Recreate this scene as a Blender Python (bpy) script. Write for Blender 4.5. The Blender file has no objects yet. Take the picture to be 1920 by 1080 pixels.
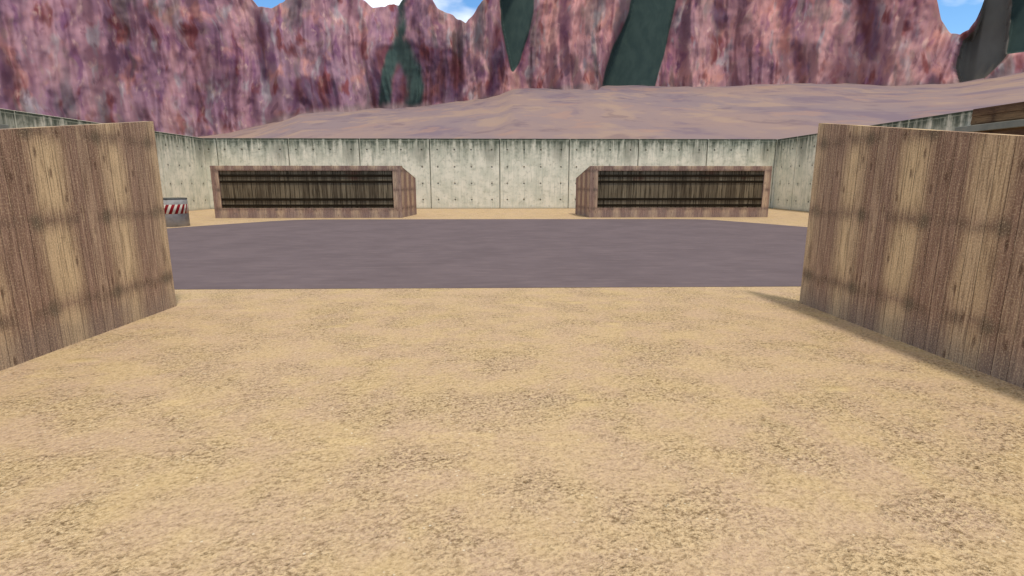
import bpy, bmesh, math, random
import numpy as np
from mathutils import Vector

# ------------------------------------------------------------------ camera, sky, sun, exposure
scene = bpy.context.scene
EYE = 1.6
cam_data = bpy.data.cameras.new("camera")
cam_data.sensor_width = 36.0
cam_data.lens = 36.0 * 1000.0 / 1920.0
cam_data.clip_start = 0.05
cam_data.clip_end = 3000
cam = bpy.data.objects.new("camera", cam_data)
scene.collection.objects.link(cam)
cam.location = (0, 0, EYE)
cam.rotation_euler = (math.radians(90 - 11.31), 0, math.radians(-1.404))
scene.camera = cam

SUN_EL, SUN_DX, SUN_DY = 0, 0.17, -0.33          # the sun stands right of and behind the camera
sv = Vector((SUN_DX, SUN_DY, 1.0)).normalized()
SUN_EL = math.asin(sv.z)
SUN_AZ = math.atan2(sv.x, sv.y)                  # clockwise from +Y

world = bpy.data.worlds.new("World")
scene.world = world
world.use_nodes = True
wt = world.node_tree
for n in list(wt.nodes):
    wt.nodes.remove(n)
w_out = wt.nodes.new("ShaderNodeOutputWorld")
w_bg = wt.nodes.new("ShaderNodeBackground")
w_sky = wt.nodes.new("ShaderNodeTexSky")
w_sky.sky_type = 'NISHITA'
w_sky.sun_disc = False
w_sky.sun_elevation = SUN_EL
w_sky.sun_rotation = SUN_AZ
w_sky.dust_density = 0.0
w_sky.ozone_density = 3.0
w_sky.air_density = 1.0
w_bg.inputs['Strength'].default_value = 0.15
w_tc = wt.nodes.new("ShaderNodeTexCoord")
w_map = wt.nodes.new("ShaderNodeMapping")
w_map.inputs['Scale'].default_value = (1, 1, 2.2)
w_noise = wt.nodes.new("ShaderNodeTexNoise")
w_noise.inputs['Scale'].default_value = 3.4
w_noise.inputs['Detail'].default_value = 6
w_ramp = wt.nodes.new("ShaderNodeValToRGB")
w_ramp.color_ramp.elements[0].position = 0.56
w_ramp.color_ramp.elements[1].position = 0.70
w_mix = wt.nodes.new("ShaderNodeMix")
w_mix.data_type = 'RGBA'
w_mix.inputs['B'].default_value = (7.5, 7.6, 7.8, 1)
wt.links.new(w_tc.outputs['Generated'], w_map.inputs['Vector'])
wt.links.new(w_map.outputs[0], w_noise.inputs['Vector'])
wt.links.new(w_noise.outputs[0], w_ramp.inputs[0])
wt.links.new(w_ramp.outputs[0], w_mix.inputs['Factor'])
w_hsv = wt.nodes.new("ShaderNodeHueSaturation")
w_hsv.inputs['Saturation'].default_value = 1.22
wt.links.new(w_sky.outputs[0], w_hsv.inputs['Color'])
wt.links.new(w_hsv.outputs[0], w_mix.inputs['A'])
# unseen warm overcast added to fill the shadows, clear blue low over the cliffs
w_sep = wt.nodes.new("ShaderNodeSeparateXYZ")
wt.links.new(w_tc.outputs['Generated'], w_sep.inputs[0])
w_mr = wt.nodes.new("ShaderNodeMapRange")
w_mr.interpolation_type = 'SMOOTHSTEP'
w_mr.inputs['From Min'].default_value = 0.34
w_mr.inputs['From Max'].default_value = 0.60
w_mr.inputs['To Max'].default_value = 0.92
wt.links.new(w_sep.outputs[2], w_mr.inputs['Value'])
w_mix2 = wt.nodes.new("ShaderNodeMix")
w_mix2.data_type = 'RGBA'
w_mix2.inputs['B'].default_value = (4.1, 3.85, 3.3, 1)
wt.links.new(w_mr.outputs[0], w_mix2.inputs['Factor'])
wt.links.new(w_mix.outputs['Result'], w_mix2.inputs['A'])
wt.links.new(w_mix2.outputs['Result'], w_bg.inputs['Color'])
wt.links.new(w_bg.outputs[0], w_out.inputs[0])

sun_data = bpy.data.lights.new("sun", 'SUN')
sun_data.energy = 2.0
sun_data.angle = math.radians(5.0)
sun_data.color = (1.0, 0.92, 0.80)
sun = bpy.data.objects.new("sun", sun_data)
scene.collection.objects.link(sun)
sun.rotation_euler = (-sv).to_track_quat('-Z', 'Y').to_euler()
sun.location = (20, -20, 60)

scene.view_settings.view_transform = 'Standard'
scene.view_settings.look = 'None'
scene.view_settings.gamma = 1
scene.view_settings.exposure = 0.30

# ------------------------------------------------------------------ helpers
C = scene.collection


def lin(r, g, b):
    """sRGB 0-255 to linear"""
    def f(c):
        c /= 255.0
        return c / 12.92 if c <= 0.04045 else ((c + 0.055) / 1.055) ** 2.4
    return (f(r), f(g), f(b), 1.0)


class V:
    """a node output with arithmetic"""
    def __init__(s, nt, sock):
        s.nt, s.s = nt, sock

    def m(s, op, b=None, c=None, clamp=False):
        n = s.nt.nodes.new("ShaderNodeMath")
        n.operation = op
        n.use_clamp = clamp
        s.nt.links.new(s.s, n.inputs[0])
        for i, x in ((1, b), (2, c)):
            if x is None:
                continue
            if isinstance(x, V):
                s.nt.links.new(x.s, n.inputs[i])
            else:
                n.inputs[i].default_value = x
        return V(s.nt, n.outputs[0])

    def __add__(s, o): return s.m('ADD', o)
    def __sub__(s, o): return s.m('SUBTRACT', o)
    def __mul__(s, o): return s.m('MULTIPLY', o)
    def __truediv__(s, o): return s.m('DIVIDE', o)
    def abs(s): return s.m('ABSOLUTE')
    def floor(s): return s.m('FLOOR')
    def fract(s): return s.m('FRACT')
    def inv(s): return (s * -1.0) + 1.0

    def sm(s, a, b):
        """smoothstep from a to b (falls when a > b)"""
        n = s.nt.nodes.new("ShaderNodeMapRange")
        n.interpolation_type = 'SMOOTHSTEP'
        s.nt.links.new(s.s, n.inputs['Value'])
        if a < b:
            n.inputs['From Min'].default_value = a
            n.inputs['From Max'].default_value = b
            n.inputs['To Min'].default_value = 0
            n.inputs['To Max'].default_value = 1
        else:
            n.inputs['From Min'].default_value = b
            n.inputs['From Max'].default_value = a
            n.inputs['To Min'].default_value = 1
            n.inputs['To Max'].default_value = 0
        return V(s.nt, n.outputs[0])


class Mat:
    def __init__(s, name, rough=0.9, spec=0.2):
        s.m = bpy.data.materials.new(name)
        s.m.use_nodes = True
        s.nt = s.m.node_tree
        s.b = s.nt.nodes['Principled BSDF']
        s.b.inputs['Roughness'].default_value = rough
        s.b.inputs['Specular IOR Level'].default_value = spec

    def coord(s, kind='Object'):
        n = s.nt.nodes.new("ShaderNodeTexCoord")
        v = n.outputs[kind]
        x = s.nt.nodes.new("ShaderNodeSeparateXYZ")
        s.nt.links.new(v, x.inputs[0])
        return V(s.nt, x.outputs[0]), V(s.nt, x.outputs[1]), V(s.nt, x.outputs[2])

    def vec(s, x, y, z=0.0):
        n = s.nt.nodes.new("ShaderNodeCombineXYZ")
        for i, q in enumerate((x, y, z)):
            if isinstance(q, V):
                s.nt.links.new(q.s, n.inputs[i])
            else:
                n.inputs[i].default_value = q
        return V(s.nt, n.outputs[0])

    def noise(s, vec, scale=1.0, detail=4.0, rough=0.5, dist=0.0):
        n = s.nt.nodes.new("ShaderNodeTexNoise")
        n.inputs['Scale'].default_value = scale
        n.inputs['Detail'].default_value = detail
        n.inputs['Roughness'].default_value = rough
        n.inputs['Distortion'].default_value = dist
        s.nt.links.new(vec.s, n.inputs['Vector'])
        return V(s.nt, n.outputs[0])

    def voro(s, vec, scale=1.0, feature='F1', rnd=1.0):
        n = s.nt.nodes.new("ShaderNodeTexVoronoi")
        n.feature = feature
        n.inputs['Scale'].default_value = scale
        n.inputs['Randomness'].default_value = rnd
        s.nt.links.new(vec.s, n.inputs['Vector'])
        return V(s.nt, n.outputs['Distance'])

    def white(s, vec):
        n = s.nt.nodes.new("ShaderNodeTexWhiteNoise")
        n.noise_dimensions = '3D'
        s.nt.links.new(vec.s, n.inputs['Vector'])
        return V(s.nt, n.outputs['Value'])

    def mix(s, f, a, b, mode='MIX'):
        n = s.nt.nodes.new("ShaderNodeMix")
        n.data_type = 'RGBA'
        n.blend_type = mode
        if isinstance(f, V):
            s.nt.links.new(f.s, n.inputs['Factor'])
        else:
            n.inputs['Factor'].default_value = f
        for k, q in (('A', a), ('B', b)):
            if isinstance(q, V):
                s.nt.links.new(q.s, n.inputs[k])
            else:
                n.inputs[k].default_value = q
        return V(s.nt, n.outputs['Result'])

    def ramp(s, f, stops):
        n = s.nt.nodes.new("ShaderNodeValToRGB")
        e = n.color_ramp.elements
        while len(e) < len(stops):
            e.new(0.5)
        for el, (p, c) in zip(e, stops):
            el.position = p
            el.color = c
        s.nt.links.new(f.s, n.inputs[0])
        return V(s.nt, n.outputs[0])

    def color(s, c):
        if isinstance(c, V):
            s.nt.links.new(c.s, s.b.inputs['Base Color'])
        else:
            s.b.inputs['Base Color'].default_value = c

    def bump(s, h, dist=0.01, strength=1.0):
        n = s.nt.nodes.new("ShaderNodeBump")
        n.inputs['Distance'].default_value = dist
        n.inputs['Strength'].default_value = strength
        s.nt.links.new(h.s, n.inputs['Height'])
        s.nt.links.new(n.outputs[0], s.b.inputs['Normal'])


# ------------------------------------------------------------------ materials
def mat_sand():
    M = Mat("sand", 0.95, 0.05)
    x, y, z = M.coord('Object')
    p = M.vec(x, y, z)
    big = M.noise(p, 0.5, 3)
    mid = M.noise(M.vec(x + 7.3, y - 2.1, z), 2.3, 5, 0.62)
    patch = M.noise(M.vec(x - 3.0, y * 1.1 + 11.0, z), 1.5, 5, 0.65)
    grit = patch.sm(0.42, 0.66)
    fine = M.noise(p, 52, 2, 0.6)
    grain = M.noise(p, 170, 2, 0.6)
    # short ridges raked a little across the yard
    rx = x * 0.85 + y * 0.50
    ry = y * 0.85 - x * 0.50
    ridge = M.noise(M.vec(rx * 0.75, ry * 1.15, z), 26, 3, 0.6)
    clod = M.noise(M.vec(x + 3.0, y * 1.1, z), 15, 4, 0.6)
    dimple = M.noise(M.vec(x * 0.7, y, z + 4.0), 2.6, 3, 0.5)
    base = M.mix(mid.sm(0.36, 0.66), lin(191, 165, 139), lin(197, 173, 133))
    base = M.mix(big.sm(0.35, 0.7) * 0.4, base, lin(200, 174, 147))
    dry = M.noise(M.vec(x * 0.8 + 30.0, y * 1.8, z), 1.7, 4, 0.55).sm(0.60, 0.73)
    base = M.mix(dry * 0.65, base, lin(214, 189, 143))
    olive = M.noise(M.vec(x - 9.0, y + 5.0, z), 2.7, 4, 0.6).sm(0.57, 0.70) * grit
    base = M.mix(olive * 0.35, base, lin(172, 158, 124))
    amt = grit * 0.58 + 0.46
    base = M.mix(ridge.sm(0.47, 0.36) * amt * 0.60, base, lin(120, 96, 68))  # relief shading put into the colour: dark lows, pale crests
    base = M.mix(ridge.sm(0.52, 0.62) * amt * 0.65, base, lin(222, 196, 156))
    base = M.mix(fine.sm(0.46, 0.36) * amt * 0.62, base, lin(112, 90, 62))
    base = M.mix(fine.sm(0.52, 0.62) * amt * 0.70, base, lin(224, 200, 162))
    holes = M.noise(M.vec(x * 0.8, y * 1.1, z), 15, 3, 0.65).sm(0.39, 0.30) * (patch.sm(0.44, 0.58) * 0.85 + 0.15)
    base = M.mix(holes * 0.62, base, lin(120, 94, 62))  # shade in the small pits painted as darker sand
    peb = M.voro(p, 30, 'F1')
    pick = M.noise(p, 9, 1).sm(0.60, 0.68)
    base = M.mix(peb.sm(0.24, 0.12) * pick * 0.6, base, lin(240, 230, 208))
    mound = M.voro(M.vec(x * 0.75 + mid * 0.25, y * 1.25 + mid * 0.2, z), 1.25, 'F1').sm(0.17, 0.02)
    base = M.mix(mound * 0.55, base, lin(214, 190, 140))
    M.color(base)
    h = mound * 0.030 + ridge * (grit * 0.016 + 0.017) + clod * (grit * 0.030 + 0.018) + fine * (grit * 0.004 + 0.008) \
        + grain * 0.0012 + dimple * 0.030 - holes * 0.008
    M.bump(h, 1.0, 1.0)
    return M.m


def mat_pavement():
    M = Mat("mauve_asphalt", 1.0, 0.0)
    x, y, z = M.coord('Object')
    p = M.vec(x, y, z)
    a = M.noise(p, 0.7, 5, 0.6)
    b = M.noise(M.vec(x * 0.45, y * 1.6, z), 3.2, 5, 0.65)
    g = M.noise(p, 60, 3, 0.6)
    c = M.mix(a.sm(0.3, 0.7), lin(107, 97, 102), lin(116, 105, 110))
    c = M.mix(b.sm(0.52, 0.66) * 0.35, c, lin(132, 119, 121))
    c = M.mix(b.sm(0.46, 0.34) * 0.45, c, lin(101, 90, 94))
    c = M.mix(g.sm(0.35, 0.65) * 0.25, c, lin(105, 94, 99))
    crack = M.noise(M.vec(x * 0.18, y * 2.2, z + 3.0), 1.3, 6, 0.6)
    ln = (crack - 0.5).abs().sm(0.006, 0.0015) * a.sm(0.5, 0.62) * y.sm(18.5, 20.5)
    c = M.mix(ln * 0.5, c, lin(66, 58, 62))
    M.color(c)
    M.bump(g + b * 0.6, 0.006, 0.7)
    return M.m


def mat_concrete():
    """UV: u counts 4.1 m panels along the wall, v is height as a share of the wall"""
    M = Mat("weathered_concrete", 0.9, 0.15)
    u, v, _ = M.coord('UV')
    U = u * 4.1
    W = v * 4.05
    p = M.vec(U, W, 0.0)
    streak = M.noise(M.vec(U * 3.2, W * 0.28, 0.0), 1.0, 5, 0.62)
    streak2 = M.noise(M.vec(U * 9.0, W * 0.5, 3.0), 1.0, 4, 0.6)
    cloud = M.noise(p, 1.2, 5, 0.6)
    blot = M.noise(p, 4.5, 5, 0.65)
    c = M.mix(cloud.sm(0.36, 0.64), lin(210, 208, 188), lin(238, 231, 211))
    c = M.mix(streak.sm(0.45, 0.70) * 0.75, c, lin(236, 230, 210))
    c = M.mix(streak2.sm(0.50, 0.30) * 0.45, c, lin(166, 168, 152))
    c = M.mix(blot.sm(0.50, 0.68) * 0.50, c, lin(172, 170, 150))
    # moss and soot running down from the top
    wob = (streak - 0.5) * 1.05 + (streak2 - 0.5) * 0.45 + (blot - 0.5) * 0.30
    soot = (v + wob).sm(0.66, 1.00)
    c = M.mix(soot * 0.72, c, lin(128, 134, 118))
    soot2 = (v + wob * 0.55).sm(0.86, 1.02)
    c = M.mix(soot2 * 0.90, c, lin(72, 80, 68))
    top = (v + blot * 0.10).sm(1.02, 1.04)
    c = M.mix(top * 0.7, c, lin(58, 64, 54))
    fu0 = u.fract()
    ex = (fu0 - 0.86) * 4.1
    ez = (v - 0.80) * 2.4
    smear = ((ex * ex + ez * ez).m('SQRT') + (blot - 0.5) * 0.8).sm(0.55, 0.12)
    c = M.mix(smear * 0.45, c, lin(108, 108, 96))
    fu = u.fract()
    # tie holes, four rows of four
    du = None
    for cx in (0.108, 0.35, 0.59, 0.885):
        d = (fu - cx).abs()
        du = d if du is None else du.m('MINIMUM', d)
    dv = None
    for cy in (0.843, 0.600, 0.364, 0.129):
        d = (v - cy).abs()
        dv = d if dv is None else dv.m('MINIMUM', d)
    du = du * 4.1
    dv = dv * 4.05
    d = (du * du + dv * dv).m('SQRT')
    hole = (d + (blot - 0.5) * 0.05).sm(0.060, 0.030)
    drip = du.sm(0.05, 0.01) * dv.sm(0.30, 0.05) * blot.sm(0.40, 0.6)
    halo = d.sm(0.30, 0.08) * blot.sm(0.45, 0.6)
    c = M.mix(halo * 0.22, c, lin(140, 138, 120))
    c = M.mix(drip * 0.35, c, lin(90, 92, 80))
    c = M.mix(hole * 0.75, c, lin(48, 48, 42))
    # panel joint: a pale lip beside a dark line, stain along the foot
    e = (fu - 0.5).abs()
    c = M.mix(e.sm(0.482, 0.496) * 0.45 * cloud.sm(0.3, 0.6), c, lin(112, 116, 104))
    c = M.mix(fu.sm(0.022, 0.008) * 0.5, c, lin(214, 212, 190))
    form = ((v * 1.0 - 0.972).abs()).sm(0.006, 0.002)
    c = M.mix(form * 0.45, c, lin(178, 180, 160))
    foot = (v + blot * 0.05).sm(0.065, 0.030)
    c = M.mix(foot * 0.35, c, lin(120, 112, 92))
    c = M.mix((v + cloud * 0.22 + (fu * 0.12)).sm(0.19, 0.15) * 0.35, c, lin(222, 216, 198))
    M.color(c)
    M.bump(blot * 0.4 + streak2 * 0.4 - hole * 3.0 - e.sm(0.494, 0.498) * 2.0, 0.02, 0.8)
    return M.m


def mat_wood(name, T=0.83, stain_v=0.395, tint=None, dark=0.0, horizontal=False, gain=1.0):
    """UV in metres: u along the boards' row, v up"""
    M = Mat(name, 0.85, 0.15)
    u, v, _ = M.coord('UV')
    if horizontal:
        u, v = v, u
    B = T / 6.0
    bi = (u / B).floor()
    fb = (u / B).fract()
    rnd = M.white(M.vec(bi, 3.0, 1.0))
    rnd2 = M.white(M.vec(bi, 8.0, 5.0))
    vo = v + rnd * 5.0
    grain = M.noise(M.vec(u * 60.0, vo * 2.2, bi), 1.0, 4, 0.7, 0.3)
    grain2 = M.noise(M.vec(u * 22.0, vo * 0.9, bi), 1.0, 4, 0.6, 0.8)
    slow = M.noise(M.vec(u * 1.3, v * 1.1, 2.0), 1.0, 3, 0.5)
    speck = M.noise(M.vec(u * 85.0, v * 60.0, 0.0), 1.0, 2, 0.7)
    ft = (u / T + 0.13 + (slow - 0.5) * 0.22).fract()
    fv = ((v - stain_v) / T).fract()
    pale = (ft - 0.5).abs().sm(0.34, 0.08)                      # the two or three pale boards of each set
    pale = pale * (fv - 0.52).abs().sm(0.62, 0.25)
    c = M.mix(grain2.sm(0.34, 0.68), lin(106, 84, 71), lin(136, 110, 94))
    c = M.mix(pale * 0.90, c, lin(186, 162, 124))
    c = M.mix(rnd * 0.45, c, lin(124, 98, 80))
    c = M.mix(rnd2.sm(0.6, 1.0) * 0.35, c, lin(165, 142, 116))
    c = M.mix(grain.sm(0.53, 0.38) * 0.60, c, lin(82, 62, 48))
    c = M.mix(grain.sm(0.54, 0.68) * 0.45, c, lin(192, 168, 132))
    # stain across every course, strongest beside the pale boards
    bandd = ((fv - 0.5).abs() - 0.5).abs()
    band = bandd.sm(0.13, 0.0) * M.noise(M.vec(u * 5.0, v * 4.0, 5.0), 1.0, 3).sm(0.36, 0.6)
    c = M.mix(band * 0.50, c, lin(80, 66, 54))
    du = ((ft - 0.27).abs()) * T
    dv = bandd * T
    spot = (du * du * 1.6 + dv * dv).m('SQRT').sm(0.14, 0.02)
    c = M.mix(spot * 0.52, c, lin(76, 70, 56))
    damp = (v + (slow - 0.5) * 0.5 + (grain2 - 0.5) * 0.2).sm(0.42, 0.10)
    c = M.mix(damp * 0.40, c, lin(112, 102, 94))
    # knots, one now and then in each board
    kv = M.vec(bi, ((v + rnd * 3.0) * 1.6).floor(), 7.0)
    kr = M.white(kv)
    kc = ((v + rnd * 3.0) * 1.6).fract() - 0.5
    ku = (fb - 0.5 + (kr - 0.5) * 0.35) * B
    kd = (ku * ku * 6.0 + (kc * 0.52) * (kc * 0.52)).m('SQRT')
    knot = kd.sm(0.062, 0.012) * kr.sm(0.45, 0.65)
    c = M.mix(knot * 0.7, c, lin(64, 44, 34))
    # gaps between the boards
    e = (fb - 0.5).abs()
    gap = e.sm(0.478, 0.494)
    c = M.mix(gap * (rnd * 0.40 + 0.32), c, lin(50, 38, 28))
    c = M.mix(speck.sm(0.52, 0.68) * 0.32, c, lin(205, 184, 150))
    c = M.mix(speck.sm(0.48, 0.32) * 0.38, c, lin(78, 60, 46))
    c = M.mix(1.0, c, (gain * 0.98, gain * 0.995, gain * 1.02, 1), 'MULTIPLY')
    if tint is not None:
        c = M.mix(1.0, c, tint, 'MULTIPLY')
    M.color(c)
    M.bump(grain * 0.5 + grain2 * 0.5 - gap * 2.5 - knot * 0.5, 0.006, 0.8)
    return M.m


def mat_dark_planks():
    M = Mat("dark_weathered_planks", 0.9, 0.1)
    u, v, _ = M.coord('UV')
    B = 0.205
    bi = (u / B).floor()
    fb = (u / B).fract()
    rnd = M.white(M.vec(bi, 3.0, 1.0))
    grain = M.noise(M.vec(u * 19.0, v * 0.8 + rnd * 4.0, bi), 1.0, 4, 0.65, 0.4)
    c = M.mix(rnd, lin(92, 80, 64), lin(128, 114, 92))
    c = M.mix(grain.sm(0.52, 0.36) * 0.80, c, lin(44, 35, 24))
    c = M.mix(grain.sm(0.55, 0.74) * 0.5, c, lin(160, 150, 124))
    blot = M.noise(M.vec(u * 0.9, v * 1.4, 4.0), 1.0, 3)
    c = M.mix(blot.sm(0.55, 0.75) * v.sm(1.5, 1.8) * 0.5, c, lin(96, 50, 40))
    c = M.mix((fb - 0.5).abs().sm(0.40, 0.48) * (rnd * 0.6 + 0.35), c, lin(36, 30, 20))
    M.color(c)
    M.bump(grain, 0.006, 0.7)
    return M.m


def mat_plain(name, a, b, scale=6.0, rough=0.85, spec=0.2, stretch=(1, 1, 1), bump=0.004, detail=5):
    M = Mat(name, rough, spec)
    x, y, z = M.coord('Object')
    p = M.vec(x * stretch[0], y * stretch[1], z * stretch[2])
    n = M.noise(p, scale, detail, 0.6)
    n2 = M.noise(p, scale * 7, 3, 0.6)
    c = M.mix(n.sm(0.32, 0.68), a, b)
    c = M.mix(n2.sm(0.5, 0.3) * 0.25, c, a)
    M.color(c)
    if bump:
        M.bump(n2 + n, bump, 0.7)
    return M.m


def mat_stripes():
    """slanting red and white hazard stripes round a drum; UV: u metres round, v metres up"""
    M = Mat("red_and_white_stripes", 0.6, 0.3)
    u, v, _ = M.coord('UV')
    t = ((u - v * 0.42) / 0.185).fract()
    e = (t - 0.5).abs()
    n = M.noise(M.vec(u, v, 0.0), 9.0, 5, 0.6)
    red = M.mix(n.sm(0.4, 0.7), lin(150, 10, 22), lin(112, 8, 14))
    white = M.mix(n.sm(0.45, 0.7) * 0.6, lin(226, 216, 196), lin(190, 178, 160))
    M.color(M.mix(e.sm(0.285, 0.262), white, red))
    return M.m


def mat_cliff():
    """UV: u metres round, v metres up; attribute 'slate' marks gaps whose shade is painted dark"""
    M = Mat("red_canyon_rock", 0.95, 0.05)
    u, v, _ = M.coord('UV')
    wob = M.noise(M.vec(u * 0.05, v * 0.05, 9.0), 1.0, 2)
    uu = u + (wob - 0.5) * 9.0
    def nz(su, sv_, k, dt=2):
        return M.noise(M.vec(uu * su, v * sv_, k), 1.0, dt, 0.55)
    a = nz(0.10, 0.035, 1.0, 3)
    b = nz(0.17, 0.060, 5.0, 3)
    d = nz(0.20, 0.065, 11.0, 3)
    e = nz(0.34, 0.150, 17.0, 3)
    g = nz(0.030, 0.030, 23.0)
    o = nz(0.13, 0.080, 41.0, 3)
    q = nz(0.26, 0.110, 53.0, 3)
    c = M.mix(a.sm(0.38, 0.62), lin(150, 104, 118), lin(208, 152, 148))
    c = M.mix((u + (g - 0.5) * 120.0).sm(20.0, -30.0) * 0.55, c, lin(150, 120, 142))
    c = M.mix(g.sm(0.42, 0.60) * 0.30, c, lin(156, 134, 142))
    c = M.mix(o.sm(0.54, 0.70) * 0.55, c, lin(216, 150, 130))
    c = M.mix(d.sm(0.55, 0.68) * 0.75, c, lin(172, 164, 168))
    c = M.mix(d.sm(0.46, 0.32) * 0.65, c, lin(118, 74, 112))
    c = M.mix(b.sm(0.43, 0.32) * 0.80, c, lin(126, 62, 60))
    c = M.mix(q.sm(0.56, 0.70) * 0.45, c, lin(160, 136, 122))
    c = M.mix(e.sm(0.58, 0.72) * 0.42, c, lin(232, 196, 180))
    c = M.mix(e.sm(0.42, 0.30) * 0.45, c, lin(92, 58, 76))
    w2 = nz(0.075, 0.016, 61.0, 3)
    c = M.mix(w2.sm(0.47, 0.35) * 0.6, c, lin(104, 72, 86))  # shading of columns and creases put into the rock colour
    c = M.mix(w2.sm(0.54, 0.64) * 0.35, c, lin(206, 160, 150))
    w3 = nz(0.11, 0.020, 71.0, 3)
    c = M.mix(w3.sm(0.43, 0.35) * 0.55, c, lin(112, 108, 106))
    at = M.nt.nodes.new("ShaderNodeAttribute")
    at.attribute_name = "gap_shade"
    sl = V(M.nt, at.outputs['Fac'])
    at2 = M.nt.nodes.new("ShaderNodeAttribute")
    at2.attribute_name = "grey"
    gr = V(M.nt, at2.outputs['Fac'])
    at3 = M.nt.nodes.new("ShaderNodeAttribute")
    at3.attribute_name = "plum"
    pl = V(M.nt, at3.outputs['Fac'])
    c = M.mix((pl + (b - 0.5) * 1.1 + (d - 0.5) * 0.9).sm(0.30, 0.85) * 0.78, c, M.mix(d.sm(0.4, 0.6), lin(98, 52, 54), lin(92, 62, 88)))  # crease shade painted in dark red and purple
    edge = sl + (b - 0.5) * 0.5 + (q - 0.5) * 0.3
    c = M.mix((edge + (a - 0.5) * 0.5).sm(0.28, 0.66), c, M.mix(e.sm(0.3, 0.7), lin(58, 74, 72), lin(68, 84, 80)))
    c = M.mix((gr + (b - 0.5) * 0.25).sm(0.42, 0.60), c, M.mix(e.sm(0.3, 0.7), lin(106, 102, 96), lin(112, 108, 101)))
    at4 = M.nt.nodes.new("ShaderNodeAttribute")
    at4.attribute_name = "dust"
    du = V(M.nt, at4.outputs['Fac'])
    c = M.mix((du + (b - 0.5) * 1.4).sm(0.35, 1.0) * 0.9, c, lin(146, 124, 124))
    M.color(c)
    return M.m


def mat_desert():
    M = Mat("mauve_desert_soil", 0.95, 0.05)
    x, y, z = M.coord('Object')
    p = M.vec(x, y * 0.35, 0.0)
    a = M.noise(p, 0.022, 4, 0.55)
    b = M.noise(M.vec(x, y * 0.5, 4.0), 0.075, 4, 0.6)
    d = M.noise(M.vec(x * 0.8, y * 0.6, 9.0), 0.11, 4, 0.6)
    c = M.mix(a.sm(0.40, 0.60), lin(138, 122, 126), lin(150, 129, 125))
    c = M.mix(b.sm(0.52, 0.64) * 0.60, c, lin(166, 142, 126))
    c = M.mix(b.sm(0.47, 0.34) * 0.60, c, lin(116, 102, 118))
    c = M.mix(d.sm(0.56, 0.66) * 0.45, c, lin(166, 134, 120))
    c = M.mix(d.sm(0.43, 0.32) * 0.45, c, lin(108, 92, 102))
    M.color(c)
    return M.m


SAND = mat_sand()
PAVE = mat_pavement()
CONC = mat_concrete()
WOOD = mat_wood("pale_boards", gain=1.75)
SHEDWOOD = mat_wood("faded_pink_boards", tint=(1.02, 0.98, 1.10, 1), gain=1.45)
DARKP = mat_dark_planks()
SHADE_LINE = mat_plain("near_black_shade_line", lin(32, 25, 16), lin(46, 37, 25), 3.0, 0.9, 0.1, (1, 6, 6))  # colour of the painted shade lines on the shed fronts
ROOFM = mat_wood("faded_pink_roof_boards", tint=(1.0, 0.95, 0.95, 1))
BROWN = mat_wood("dark_brown_weatherboard", T=1.5, stain_v=0.2, tint=(0.60, 0.50, 0.44, 1), horizontal=True, gain=1.0)
BEAMM = mat_plain("grey_painted_steel", lin(122, 124, 116), lin(142, 142, 132), 1.5, 0.7, 0.3)
DRUMM = mat_plain("stained_grey_concrete", lin(134, 130, 126), lin(176, 172, 168), 2.4, 0.85, 0.2)
DRUMT = mat_plain("dark_concrete_rim", lin(84, 84, 78), lin(118, 116, 110), 5.0, 0.85, 0.2)
STRIPE = mat_stripes()
ROCK = mat_cliff()
DESERT = mat_desert()


# ------------------------------------------------------------------ mesh building
def obj(name, bm, m, parent=None, loc=(0, 0, 0)):
    me = bpy.data.meshes.new(name)
    bm.normal_update()
    bm.to_mesh(me)
    bm.free()
    me.materials.append(m)
    o = bpy.data.objects.new(name, me)
    C.objects.link(o)
    o.location = loc
    if parent is not None:
        o.parent = parent
    return o


def tag(o, label, cat, group=None):
    o['label'] = label
    o['category'] = cat
    if group:
        o['group'] = group
    return o


def empty(name, loc):
    o = bpy.data.objects.new(name, None)
    o.empty_display_size = 0.3
    C.objects.link(o)
    o.location = loc
    return o


def hexa(bm, pts):
    """box from eight corners: bottom four then top four, both anticlockwise from above"""
    v = [bm.verts.new(p) for p in pts]
    fs = []
    for q in ((3, 2, 1, 0), (4, 5, 6, 7), (0, 1, 5, 4), (1, 2, 6, 5), (2, 3, 7, 6), (3, 0, 4, 7)):
        fs.append(bm.faces.new([v[i] for i in q]))
    return fs


def box(bm, x0, x1, y0, y1, z0, z1):
    return hexa(bm, [(x0, y0, z0), (x1, y0, z0), (x1, y1, z0), (x0, y1, z0),
                     (x0, y0, z1), (x1, y0, z1), (x1, y1, z1), (x0, y1, z1)])


def uv_wall(bm, axis, scale_u=1.0, scale_v=1.0, off=0.0, offv=0.0, world=(0, 0, 0)):
    """planar UV: u along axis ('x' or 'y'; faces looking along that axis use the other one), v = height"""
    uvl = bm.loops.layers.uv.verify()
    bm.normal_update()
    for f in bm.faces:
        n = f.normal
        for l in f.loops:
            co = l.vert.co
            X, Y, Z = co.x + world[0], co.y + world[1], co.z + world[2]
            if abs(n.z) > 0.7:
                uu, vv = (X, Y) if axis == 'x' else (Y, X)
            else:
                if axis == 'x':
                    uu = X if abs(n.x) < 0.7 else Y
                else:
                    uu = Y if abs(n.y) < 0.7 else X
                vv = Z
            l[uvl].uv = (uu * scale_u + off, vv * scale_v + offv)


def bevel(bm, w, seg=1):
    bmesh.ops.bevel(bm, geom=[e for e in bm.edges], offset=w, segments=seg, affect='EDGES', clamp_overlap=True)


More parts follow.
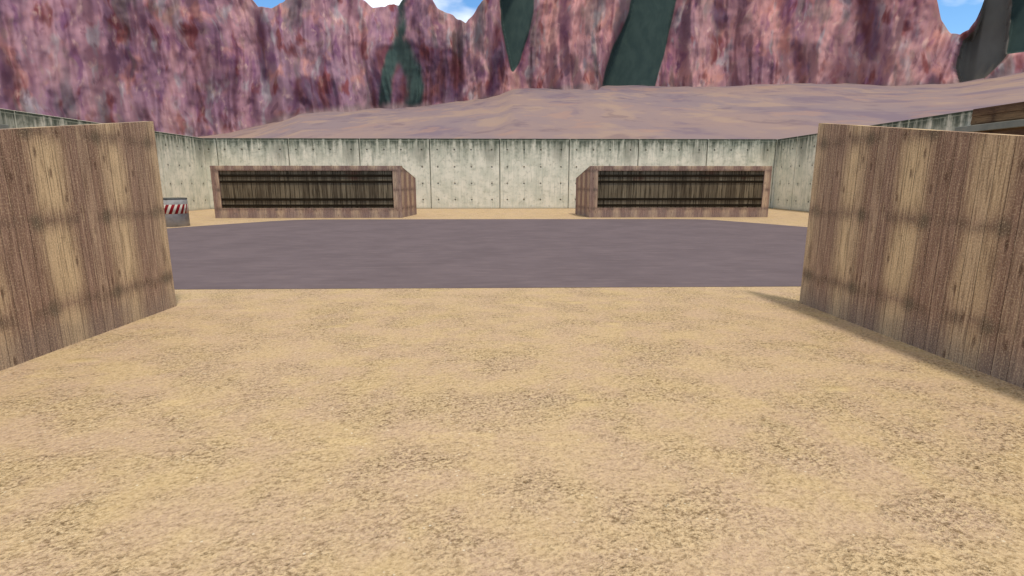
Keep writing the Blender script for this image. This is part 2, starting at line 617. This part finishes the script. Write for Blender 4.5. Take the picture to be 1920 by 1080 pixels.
# ---- setting: ground, pavement
def grid_sheet(name, x0, x1, y0, y1, nx, ny, m, z, fn=None):
    xs = np.linspace(x0, x1, nx + 1)
    ys = np.linspace(y0, y1, ny + 1)
    X, Y = np.meshgrid(xs, ys)
    Z = np.full_like(X, z) if fn is None else fn(X, Y) + z
    co = np.stack([X.ravel(), Y.ravel(), Z.ravel()], 1)
    i = np.arange((ny) * (nx))
    r, c = i // nx, i % nx
    a = r * (nx + 1) + c
    quads = np.stack([a, a + 1, a + nx + 2, a + nx + 1], 1)
    return mesh_np(name, co, quads, m)


def mesh_np(name, co, quads, m, smooth=False):
    me = bpy.data.meshes.new(name)
    me.vertices.add(len(co))
    me.vertices.foreach_set('co', co.astype(np.float32).ravel())
    nf = len(quads)
    me.loops.add(nf * 4)
    me.loops.foreach_set('vertex_index', quads.astype(np.int32).ravel())
    me.polygons.add(nf)
    me.polygons.foreach_set('loop_start', np.arange(0, nf * 4, 4, dtype=np.int32))
    me.polygons.foreach_set('loop_total', np.full(nf, 4, dtype=np.int32))
    me.update(calc_edges=True)
    me.validate()
    if smooth:
        me.polygons.foreach_set('use_smooth', np.ones(nf, dtype=bool))
    me.materials.append(m)
    o = bpy.data.objects.new(name, me)
    C.objects.link(o)
    return o


ground = grid_sheet('ground', -60, 60, -60, 45, 24, 21, SAND, 0.0)
ground['kind'] = 'structure'

bm = bmesh.new()
pad = [(-12.0, 8.0), (12.0, 8.0), (12.0, 16.2), (11.6, 17.6), (10.94, 18.85), (10.1, 20.6), (9.17, 22.3),
       (8.6, 22.85), (7.6, 23.05), (-7.4, 23.15), (-8.5, 22.95), (-9.3, 22.2), (-10.3, 20.75), (-11.35, 19.05), (-12.0, 17.4)]
vs = [bm.verts.new((x, y, 0.004)) for x, y in pad]
bm.faces.new(vs)
pave = obj('pavement', bm, PAVE)
pave['kind'] = 'structure'


# ---- numpy value noise for the land forms
rng = np.random.RandomState(11)
TAB = rng.rand(256, 256)


def vnoise(x, y):
    xi = np.floor(x).astype(int)
    yi = np.floor(y).astype(int)
    fx, fy = x - xi, y - yi
    fx = fx * fx * fx * (fx * (fx * 6 - 15) + 10)
    fy = fy * fy * fy * (fy * (fy * 6 - 15) + 10)
    a = TAB[xi % 256, yi % 256]
    b = TAB[(xi + 1) % 256, yi % 256]
    c = TAB[xi % 256, (yi + 1) % 256]
    d = TAB[(xi + 1) % 256, (yi + 1) % 256]
    return (a * (1 - fx) + b * fx) * (1 - fy) + (c * (1 - fx) + d * fx) * fy


def fbm(x, y, o=4):
    s, a, t = 0, 1.0, 0
    for k in range(o):
        s = s + a * vnoise(x * 2 ** k + 17.3 * k, y * 2 ** k + 5.1 * k)
        t += a
        a *= 0.5
    return s / t


RC = 250.0                                       # distance to the foot of the cliffs
base_az = np.array([-180, -60, -44, -34, -25.6, -22.5, -19.5, -11.5, -3.5, 0, 1.5, 10, 30, 36.5, 40, 44, 60, 180], float)
base_el = np.array([1.5, 1.5, 2.0, 2.8, 4.2, 5.1, 6.25, 6.95, 7.75, 8.35, 8.85, 9.15, 8.2, 7.6, 7.55, 7.9, 6.0, 2.0], float)


def foot_z(az):
    return EYE + RC * np.tan(np.radians(np.interp(az, base_az, base_el)))


def polar(name, az, r, z, m, smooth=True):
    """az, r, z as 2-D arrays (rows outward or upward)"""
    n, k = az.shape
    X = r * np.sin(np.radians(az))
    Y = r * np.cos(np.radians(az))
    co = np.stack([X.ravel(), Y.ravel(), z.ravel()], 1)
    i = np.arange((n - 1) * (k - 1))
    rr, cc = i // (k - 1), i % (k - 1)
    a = rr * k + cc
    quads = np.stack([a, a + 1, a + k + 1, a + k], 1)
    return mesh_np(name, co, quads, m, smooth)


# the desert rising from behind the walls to the cliffs
az1 = np.linspace(-180, 180, 721)
t1 = np.linspace(0, 1, 70)
AZ, TT = np.meshgrid(az1, t1)
R = 41 + (RC + 45 - 41) * TT
rel = np.clip((R - 45) / (RC - 45), 0, 1.3)
Z = -0.03 + (foot_z(AZ) + 0.4) * rel ** 1.05
Z += (fbm(R * np.sin(np.radians(AZ)) * 0.035 + 90, R * np.cos(np.radians(AZ)) * 0.035 + 90, 4) - 0.5) * 2.6 * np.clip(rel * 3, 0, 1)
plain = polar('desert_plain', AZ, R, Z, DESERT)
plain['kind'] = 'structure'

# ------------------------------------------------------------------ the cliffs
PX_F = 1000.0
PITCH, YAW = math.radians(11.31), math.radians(1.404)


def bearing(x, y):
    """compass bearing and elevation in degrees of a photo pixel (used to survey the skyline)"""
    a, b = (x - 960) / PX_F, -(y - 540) / PX_F
    fw = math.cos(PITCH) + b * math.sin(PITCH)
    up = b * math.cos(PITCH) - math.sin(PITCH)
    X = a * math.cos(YAW) + fw * math.sin(YAW)
    Y = -a * math.sin(YAW) + fw * math.cos(YAW)
    return math.degrees(math.atan2(X, Y)), math.degrees(math.atan2(up, math.hypot(X, Y)))


sky_px = [(-300, -160), (-60, -60), (0, -14), (32, -4), (44, 8), (70, 9), (84, -4), (130, -60), (300, -90), (430, -60), (468, -20), (484, 6),
          (508, 11), (530, 5), (545, -14), (562, -25), (620, -30), (683, -6), (700, 10), (748, 11), (757, -6), (790, -40),
          (812, -5), (826, 8), (850, 20), (873, 32), (893, 18), (912, 2), (930, -60), (980, -120), (1200, -160),
          (1500, -150), (1700, -90), (1748, -40), (1759, 0), (1766, 32), (1784, 56), (1800, 64), (1816, 58), (1830, 36),
          (1843, 0), (1858, -50), (1950, -120), (2200, -200)]
sk = [bearing(*q) for q in sky_px]
sk_az = np.array([q[0] for q in sk])
sk_el = np.array([q[1] for q in sk])

az2 = np.linspace(-75, 75, 1900)
t2 = np.linspace(0, 1, 150)
AZ, TT = np.meshgrid(az2, t2)
fz = foot_z(AZ) - 5
DEPTH = 22.0
top_el = np.interp(AZ, sk_az, sk_el)
arc = np.radians(AZ) * RC
ztop = EYE + (RC + 9) * np.tan(np.radians(top_el)) + (vnoise(arc * 0.35, arc * 0) - 0.5) * 1.6
H = ztop - fz
Zc = fz + H * TT
zz = Zc
warp = (fbm(arc * 0.02 + 40, zz * 0.016, 2) - 0.5) * 12
aw = arc + warp
rid = lambda s, o, zs: 1 - np.abs(2 * fbm(aw * s + o, zz * zs + o, 2) - 1)
Rr = RC + (fbm(arc * 0.012 + 3, zz * 0.004, 2) - 0.5) * 26
col_ = lambda k, o, zs, oc=3: fbm(aw * k + o, zz * zs + o * 1.7, oc) - 0.5
Rr -= col_(0.045, 11, 0.006) * 42
Rr -= col_(0.13, 31, 0.012) * 12
Rr -= col_(0.30, 57, 0.05) * 5.0
Rr -= col_(0.20, 83, 0.12) * 3.5
Rr += 9.0 * TT
# foot of the wall spreads into the talus
Rr -= 7 * np.clip(1 - TT * 9, 0, 1) ** 2

# shaded cliff gaps painted dark and grey, surveyed as outlines on the cliff face
gap_shade_px = [
    [(1196, -60), (1300, -60), (1268, 0), (1246, 100), (1226, 168), (1124, 171), (1134, 128), (1150, 80), (1163, 50), (1178, 22)],
    [(936, -60), (1004, -60), (1000, 25), (990, 70), (974, 120), (960, 135), (950, 90), (940, 40)],
    [(1899, -60), (2000, -60), (2000, 92), (1884, 96), (1893, 40)],
]
grey_px = [[(1844, -60), (1905, -60), (1890, 98), (1862, 128), (1838, 150), (1800, 154), (1792, 120), (1806, 70), (1838, 42)]]


def inside(poly, X, Y):
    res = np.zeros(X.shape, bool)
    n = len(poly)
    for i in range(n):
        x1, y1 = poly[i]
        x2, y2 = poly[(i + 1) % n]
        if y1 == y2:
            continue
        c = ((y1 > Y) != (y2 > Y)) & (X < (x2 - x1) * (Y - y1) / (y2 - y1) + x1)
        res ^= c
    return res


EL = np.degrees(np.arctan2(Zc - EYE, Rr))


def mask(polys, soft=7):
    m_ = np.zeros(AZ.shape)
    for p in polys:
        m_ = np.maximum(m_, inside([bearing(*q) for q in p], AZ, EL).astype(float))
    for _ in range(soft):                            # soften the border a little
        m_[:, 1:-1] = (m_[:, :-2] + 2 * m_[:, 1:-1] + m_[:, 2:]) / 4
        m_[1:-1, :] = (m_[:-2, :] + 2 * m_[1:-1, :] + m_[2:, :]) / 4
    return m_


gap_shade = mask(gap_shade_px)
thin_px = [  # narrow cracks, their shade painted in colour only
    [(1106, 60), (1114, 62), (1132, 166), (1116, 168)],
    [(745, -30), (766, -30), (762, 60), (750, 100), (738, 150), (736, 205), (704, 205), (714, 130), (738, 60)],
    [(744, 70), (766, 70), (792, 120), (798, 160), (790, 206), (752, 208), (758, 150), (744, 100)],
]
grey = mask(grey_px)
plum_px = [  # creases and dark streaks of the cliff, shade painted on the face
    [(700, 80), (800, 80), (815, 210), (690, 210)],
    [(925, 40), (985, 50), (962, 110), (936, 175), (904, 192), (918, 120)],
    [(1482, 60), (1510, 80), (1522, 165), (1496, 166), (1486, 120)],
    [(1600, -20), (1640, -20), (1652, 70), (1640, 130), (1622, 120), (1610, 50)],
    [(1332, -20), (1358, -20), (1362, 70), (1340, 64)],
    [(775, 75), (862, 95), (880, 150), (850, 196), (790, 190), (768, 130)],
    [(548, 140), (640, 150), (640, 212), (590, 216), (552, 190)],
    [(476, 20), (494, 20), (502, 120), (500, 190), (488, 150), (480, 80)],
    [(128, 60), (152, 80), (154, 135), (134, 120)],
    [(6, 20), (22, 20), (40, 120), (20, 120)],
    [(322, 50), (332, 50), (330, 130), (318, 130)],
    [(1708, -20), (1736, -20), (1722, 60), (1706, 40)],
]
plum = mask(plum_px, 45)
thin = mask(thin_px, 26)
dk = np.maximum(gap_shade, grey)
gap_shade = np.maximum(gap_shade, thin * 0.66)
smooth_R = RC + 11 + 9 * TT
dk[dk > 0.9] = 1.0
Rr = Rr * (1 - dk) + smooth_R * dk
# a flat shelf behind the skyline gives the cliffs a back
back = 3
AZb = np.vstack([AZ] + [AZ[-1:]] * back)
Rb = np.vstack([Rr, Rr[-1:] + 6, Rr[-1:] + 30, Rr[-1:] + 45])
Zb = np.vstack([Zc, Zc[-1:] - 0.5, Zc[-1:] - 12, Zc[-1:] * 0 - 5])
cliffs = polar('cliffs', AZb, Rb, Zb, ROCK, smooth=True)
cliffs['kind'] = 'structure'
me = cliffs.data
for nm, arr in (('gap_shade', gap_shade), ('grey', grey), ('plum', plum), ('dust', np.clip(1 - (Zc - fz - 5) / 5.0, 0, 1))):
    full = np.vstack([arr] + [arr[-1:]] * back).ravel().astype(np.float32)
    at = me.attributes.new(nm, 'FLOAT', 'POINT')
    at.data.foreach_set('value', full)
uvl = me.uv_layers.new(name='UVMap')
vi = np.empty(len(me.loops), dtype=np.int32)
me.loops.foreach_get('vertex_index', vi)
ua = (np.radians(AZb) * RC).ravel()[vi]
va = Zb.ravel()[vi]
uvl.data.foreach_set('uv', np.stack([ua, va], 1).astype(np.float32).ravel())


# ------------------------------------------------------------------ concrete walls
WALL_H = 4.05
XL, XR, YB = -17.05, 16.6, 32.32


def concrete_wall(name, label, along, fixed, a0, a1, sgn, seam, skip=None):
    """precast panels 4.1 m wide along one axis with open joints and a slab behind"""
    bm = bmesh.new()
    PW = 4.1
    k = math.floor((a0 - seam) / PW)
    edges = []
    e = seam + k * PW
    while e < a1:
        s0, s1 = max(e, a0), min(e + PW, a1)
        if s1 - s0 > 0.05:
            edges.append((s0, s1))
        e += PW
    g = 0.018
    for s0, s1 in edges:
        f0, f1 = sorted((fixed, fixed + sgn * 0.16))
        if along == 'x':
            box(bm, s0 + g, s1 - g, f0, f1, 0.0, WALL_H)
        else:
            box(bm, f0, f1, s0 + g, s1 - g, 0.0, WALL_H)
    bevel(bm, 0.012)
    uv_wall(bm, along, 1 / PW, 1 / WALL_H, off=-seam / PW)
    f0, f1 = sorted((fixed + sgn * 0.163, fixed + sgn * 0.30))
    b2 = bmesh.new()
    if along == 'x':
        box(b2, a0, a1, f0, f1, 0.0, WALL_H - 0.02)
    else:
        box(b2, f0, f1, a0, a1, 0.0, WALL_H - 0.02)
    root = empty(name, ((a0 + a1) / 2, fixed, 0) if along == 'x' else (fixed, (a0 + a1) / 2, 0))
    L = root.location
    for b in (bm, b2):
        bmesh.ops.translate(b, verts=b.verts, vec=(-L.x, -L.y, 0))
    obj('panel_face', bm, CONC, root)
    obj('backing_slab', b2, DRUMT, root)
    tag(root, label, 'wall', 'concrete walls round the yard')
    return root


concrete_wall('concrete_wall', 'long weathered concrete wall across the back with dark stained top', 'x', YB, XL - 0.3, XR + 0.3, 1, -4.03)
concrete_wall('concrete_wall', 'weathered concrete side wall behind the striped drum on the left', 'y', XL, -2.0, YB - 0.004, -1, YB - 4.1 * 9)
concrete_wall('concrete_wall', 'shaded concrete side wall that meets the brown boarding on the right', 'y', XR, -2.0, YB - 0.004, 1, 19.05 - 4.1 * 6 - 1.1)


# ------------------------------------------------------------------ near wooden barriers
def barrier(x_far, x_near, label):
    """tall board screen whose top edge drops towards the camera"""
    y0, y1 = 0.9, 6.9
    z0, z1 = 2.32 - 0.14 * (y1 - y0), 2.32
    s = 1 if x_far > 0 else -1
    th = 0.12 * s
    bm = bmesh.new()
    a, b = x_near, x_far
    pts = [(a, y0, 0), (a + th, y0, 0), (b + th, y1, 0), (b, y1, 0), (a, y0, z0), (a + th, y0, z0), (b + th, y1, z1), (b, y1, z1)]
    if s < 0:
        pts = [pts[i] for i in (1, 0, 3, 2, 5, 4, 7, 6)]
    hexa(bm, pts)
    uv_wall(bm, 'y', off=0.0)
    root = empty('wooden_barrier', (b, (y0 + y1) / 2, 0))
    bmesh.ops.translate(bm, verts=bm.verts, vec=(-b, -(y0 + y1) / 2, 0))
    obj('board_panel', bm, WOOD, root)
    # posts and rails that hold it up on the far side
    for k, yy in enumerate((y0 + 0.1, (y0 + y1) / 2, y1 - 0.25)):
        t = (yy - y0) / (y1 - y0)
        xx = a + (b - a) * t + th
        zt = z0 + (z1 - z0) * t - 0.12
        p = bmesh.new()
        xa, xb = sorted((xx + s * 0.004, xx + s * 0.10))
        box(p, xa - b, xb - b, yy - 0.05 - (y0 + y1) / 2, yy + 0.05 - (y0 + y1) / 2, 0, zt)
        uv_wall(p, 'y')
        obj('post', p, WOOD, root)
    tag(root, label, 'barrier', 'wooden barriers beside the camera')
    return root


barrier(-4.22, -4.40, 'sunlit board barrier on the left, its end beside the striped drum')
barrier(4.035, 4.22, 'shaded board barrier on the right with its shadow on the sand')


# ------------------------------------------------------------------ sheds with dark plank fronts
def shed(mirror, label):
    s = -1 if mirror else 1
    # built for the left shed: x from outer (-8.28) to inner (0) measured from the inner front corner
    L = 8.25 if not mirror else 8.15
    D, HF, HB = 2.55, 2.27, 1.72
    ox = -4.31 if not mirror else 4.06
    oy = 24.1
    root = empty('wooden_shed', (ox, oy, 0))

    def P(x, y, z):
        return (x * s, y, z)

    def part(name, boxes, m, ax='x', bev=0.006, lab=None):
        b = bmesh.new()
        for pts in boxes:
            q = [P(*p) for p in pts]
            if mirror:
                q = [q[i] for i in (1, 0, 3, 2, 5, 4, 7, 6)]
            hexa(b, q)
        if bev:
            bevel(b, bev)
        uv_wall(b, ax, world=(ox, oy, 0))
        o = obj(name, b, m, root)
        if lab:
            o['label'] = lab
        return o

    def bx(x0, x1, y0, y1, z0, z1):
        return [(x0, y0, z0), (x1, y0, z0), (x1, y1, z0), (x0, y1, z0), (x0, y0, z1), (x1, y0, z1), (x1, y1, z1), (x0, y1, z1)]

    part('post', [bx(-0.36, 0, 0, 0.14, 0, HF)], SHEDWOOD)
    part('post', [bx(-L, -L + 0.33, 0, 0.14, 0, HF)], SHEDWOOD)
    part('header', [bx(-L + 0.333, -0.363, 0.0, 0.14, 2.055, HF)], SHEDWOOD)
    part('sill', [bx(-L + 0.333, -0.363, 0.0, 0.14, 0, 0.43)], SHEDWOOD)
    part('plank_infill', [bx(-L + 0.333, -0.363, 0.07, 0.12, 0.434, 2.052)], DARKP, bev=0)
    for zc, h in ((1.845, 0.10), (1.585, 0.095), (0.815, 0.10), (0.545, 0.095)):  # dark strips standing in for shadow lines along the cross-beams
        part('shade_line', [bx(-L + 0.336, -0.366, 0.035, 0.068, zc - h / 2, zc + h / 2)], SHADE_LINE, bev=0.004)
    # inner side flares outwards to the back, its top slopes down with the roof
    fl = 0.26
    side = [(-0.12, 0.143, 0), (0, 0.143, 0), (fl, D, 0), (fl - 0.12, D, 0),
            (-0.12, 0.143, HF - 0.03), (0, 0.143, HF - 0.03), (fl, D, HB), (fl - 0.12, D, HB)]
    part('side_wall', [side], SHEDWOOD, 'y', 0.004)
    side = [(-L, 0.143, 0), (-L + 0.12, 0.143, 0), (-L + 0.12, D, 0), (-L, D, 0),
            (-L, 0.143, HF - 0.03), (-L + 0.12, 0.143, HF - 0.03), (-L + 0.12, D, HB), (-L, D, HB)]
    part('side_wall', [side], SHEDWOOD, 'y', 0.004)
    part('back_wall', [bx(-L + 0.123, fl - 0.123, D - 0.12, D - 0.003, 0, HB - 0.02)], SHEDWOOD)
    roof = [(-L, 0.143, HF - 0.028), (0, 0.143, HF - 0.028), (fl, D, HB + 0.002), (-L, D, HB + 0.002),
            (-L, 0.143, HF - 0.002), (0, 0.143, HF - 0.002), (fl, D, HB + 0.03), (-L, D, HB + 0.03)]
    part('roof', [roof], ROOFM, 'x', 0)
    tag(root, label, 'shed', 'low sheds in front of the back wall')
    return root


shed(False, 'low wooden shed with dark plank front, left one, nearer the striped drum')
shed(True, 'low wooden shed with dark plank front, right one, opposite the brown boarding')

# ------------------------------------------------------------------ concrete drum with hazard band
DX, DY, DR, DH = -11.86, 19.82, 0.52, 1.015
drum = empty('concrete_drum', (DX, DY, 0))


def ring_solid(name, r0, z0, z1, m, seg=64, chamfer=0.012, parent=None, hole=None):
    """a turned solid; hole = inner radius for an open ring"""
    bm = bmesh.new()
    prof = [(r0, z0), (r0, z1 - chamfer), (r0 - chamfer, z1)]
    if hole:
        prof += [(hole, z1), (hole, z0)]
    rings = []
    for r, z in prof:
        rings.append([bm.verts.new((r * math.cos(2 * math.pi * k / seg), r * math.sin(2 * math.pi * k / seg), z)) for k in range(seg)])
    uvl = bm.loops.layers.uv.verify()
    pairs = list(zip(rings, rings[1:]))
    if hole:
        pairs.append((rings[-1], rings[0]))
    for A, B in pairs:
        for k in range(seg):
            f = bm.faces.new([A[k], A[(k + 1) % seg], B[(k + 1) % seg], B[k]])
            f.smooth = True
            for l, (q, vv) in zip(f.loops, ((k, A), (k + 1, A), (k + 1, B), (k, B))):
                l[uvl].uv = (q / seg * 2 * math.pi * r0, vv[0].co.z)
    if not hole:
        bm.faces.new(rings[-1])
        bm.faces.new(rings[0][::-1])
    return obj(name, bm, m, parent)


ring_solid('drum_body', DR, 0.0, DH - 0.05, DRUMM, parent=drum)
ring_solid('rim', DR + 0.004, DH - 0.047, DH, DRUMT, parent=drum, hole=DR - 0.07)
ring_solid('stripe_band', DR + 0.005, 0.46, 0.79, STRIPE, parent=drum, hole=DR + 0.001, chamfer=0.0005)
tag(drum, 'grey concrete drum with a slanted red and white striped band', 'drum')


# ------------------------------------------------------------------ brown boarding on the side walls with its grey beam
def boarding(side, label):
    s = side
    X = XR if s > 0 else XL
    y1, y0 = 19.05, -1.9
    root = empty('wooden_boarding', (X, y1, 0))
    bm = bmesh.new()
    n = 16
    hh = (WALL_H + 0.02) / n
    for k in range(n):                            # lapped boards, each leaning out a little
        z0, z1 = k * hh, (k + 1) * hh - 0.006
        xo, xi, xb = -s * 0.075, -s * 0.05, -s * 0.004
        q = [(xo, y0 - y1, z0), (xb, y0 - y1, z0), (xb, 0, z0), (xo, 0, z0), (xi, y0 - y1, z1), (xb, y0 - y1, z1), (xb, 0, z1), (xi, 0, z1)]
        if s < 0:
            q = [q[i] for i in (1, 0, 3, 2, 5, 4, 7, 6)]
        hexa(bm, q)
    uv_wall(bm, 'y', world=(X, y1, 0))
    obj('board_face', bm, BROWN, root)
    b = bmesh.new()
    xa, xb = sorted((-s * 0.10, -s * 0.25))
    box(b, xa, xb, y0 - y1, 0.42, 3.28, 3.50)
    bevel(b, 0.012)
    obj('beam', b, BEAMM, root)
    for yy in (-0.3, -3.5, -6.7):
        k = bmesh.new()
        xa, xb = sorted((-s * 0.075, -s * 0.098))
        box(k, xa, xb, yy - 0.08, yy + 0.08, 3.30, 3.48)
        obj('bracket', k, BEAMM, root)
    tag(root, label, 'boarding', 'brown boarding on the side walls')
    return root


boarding(1, 'dark brown wooden boarding with a grey steel beam, at the top right')
boarding(-1, 'brown boarding whose grey beam end shows above the left barrier')
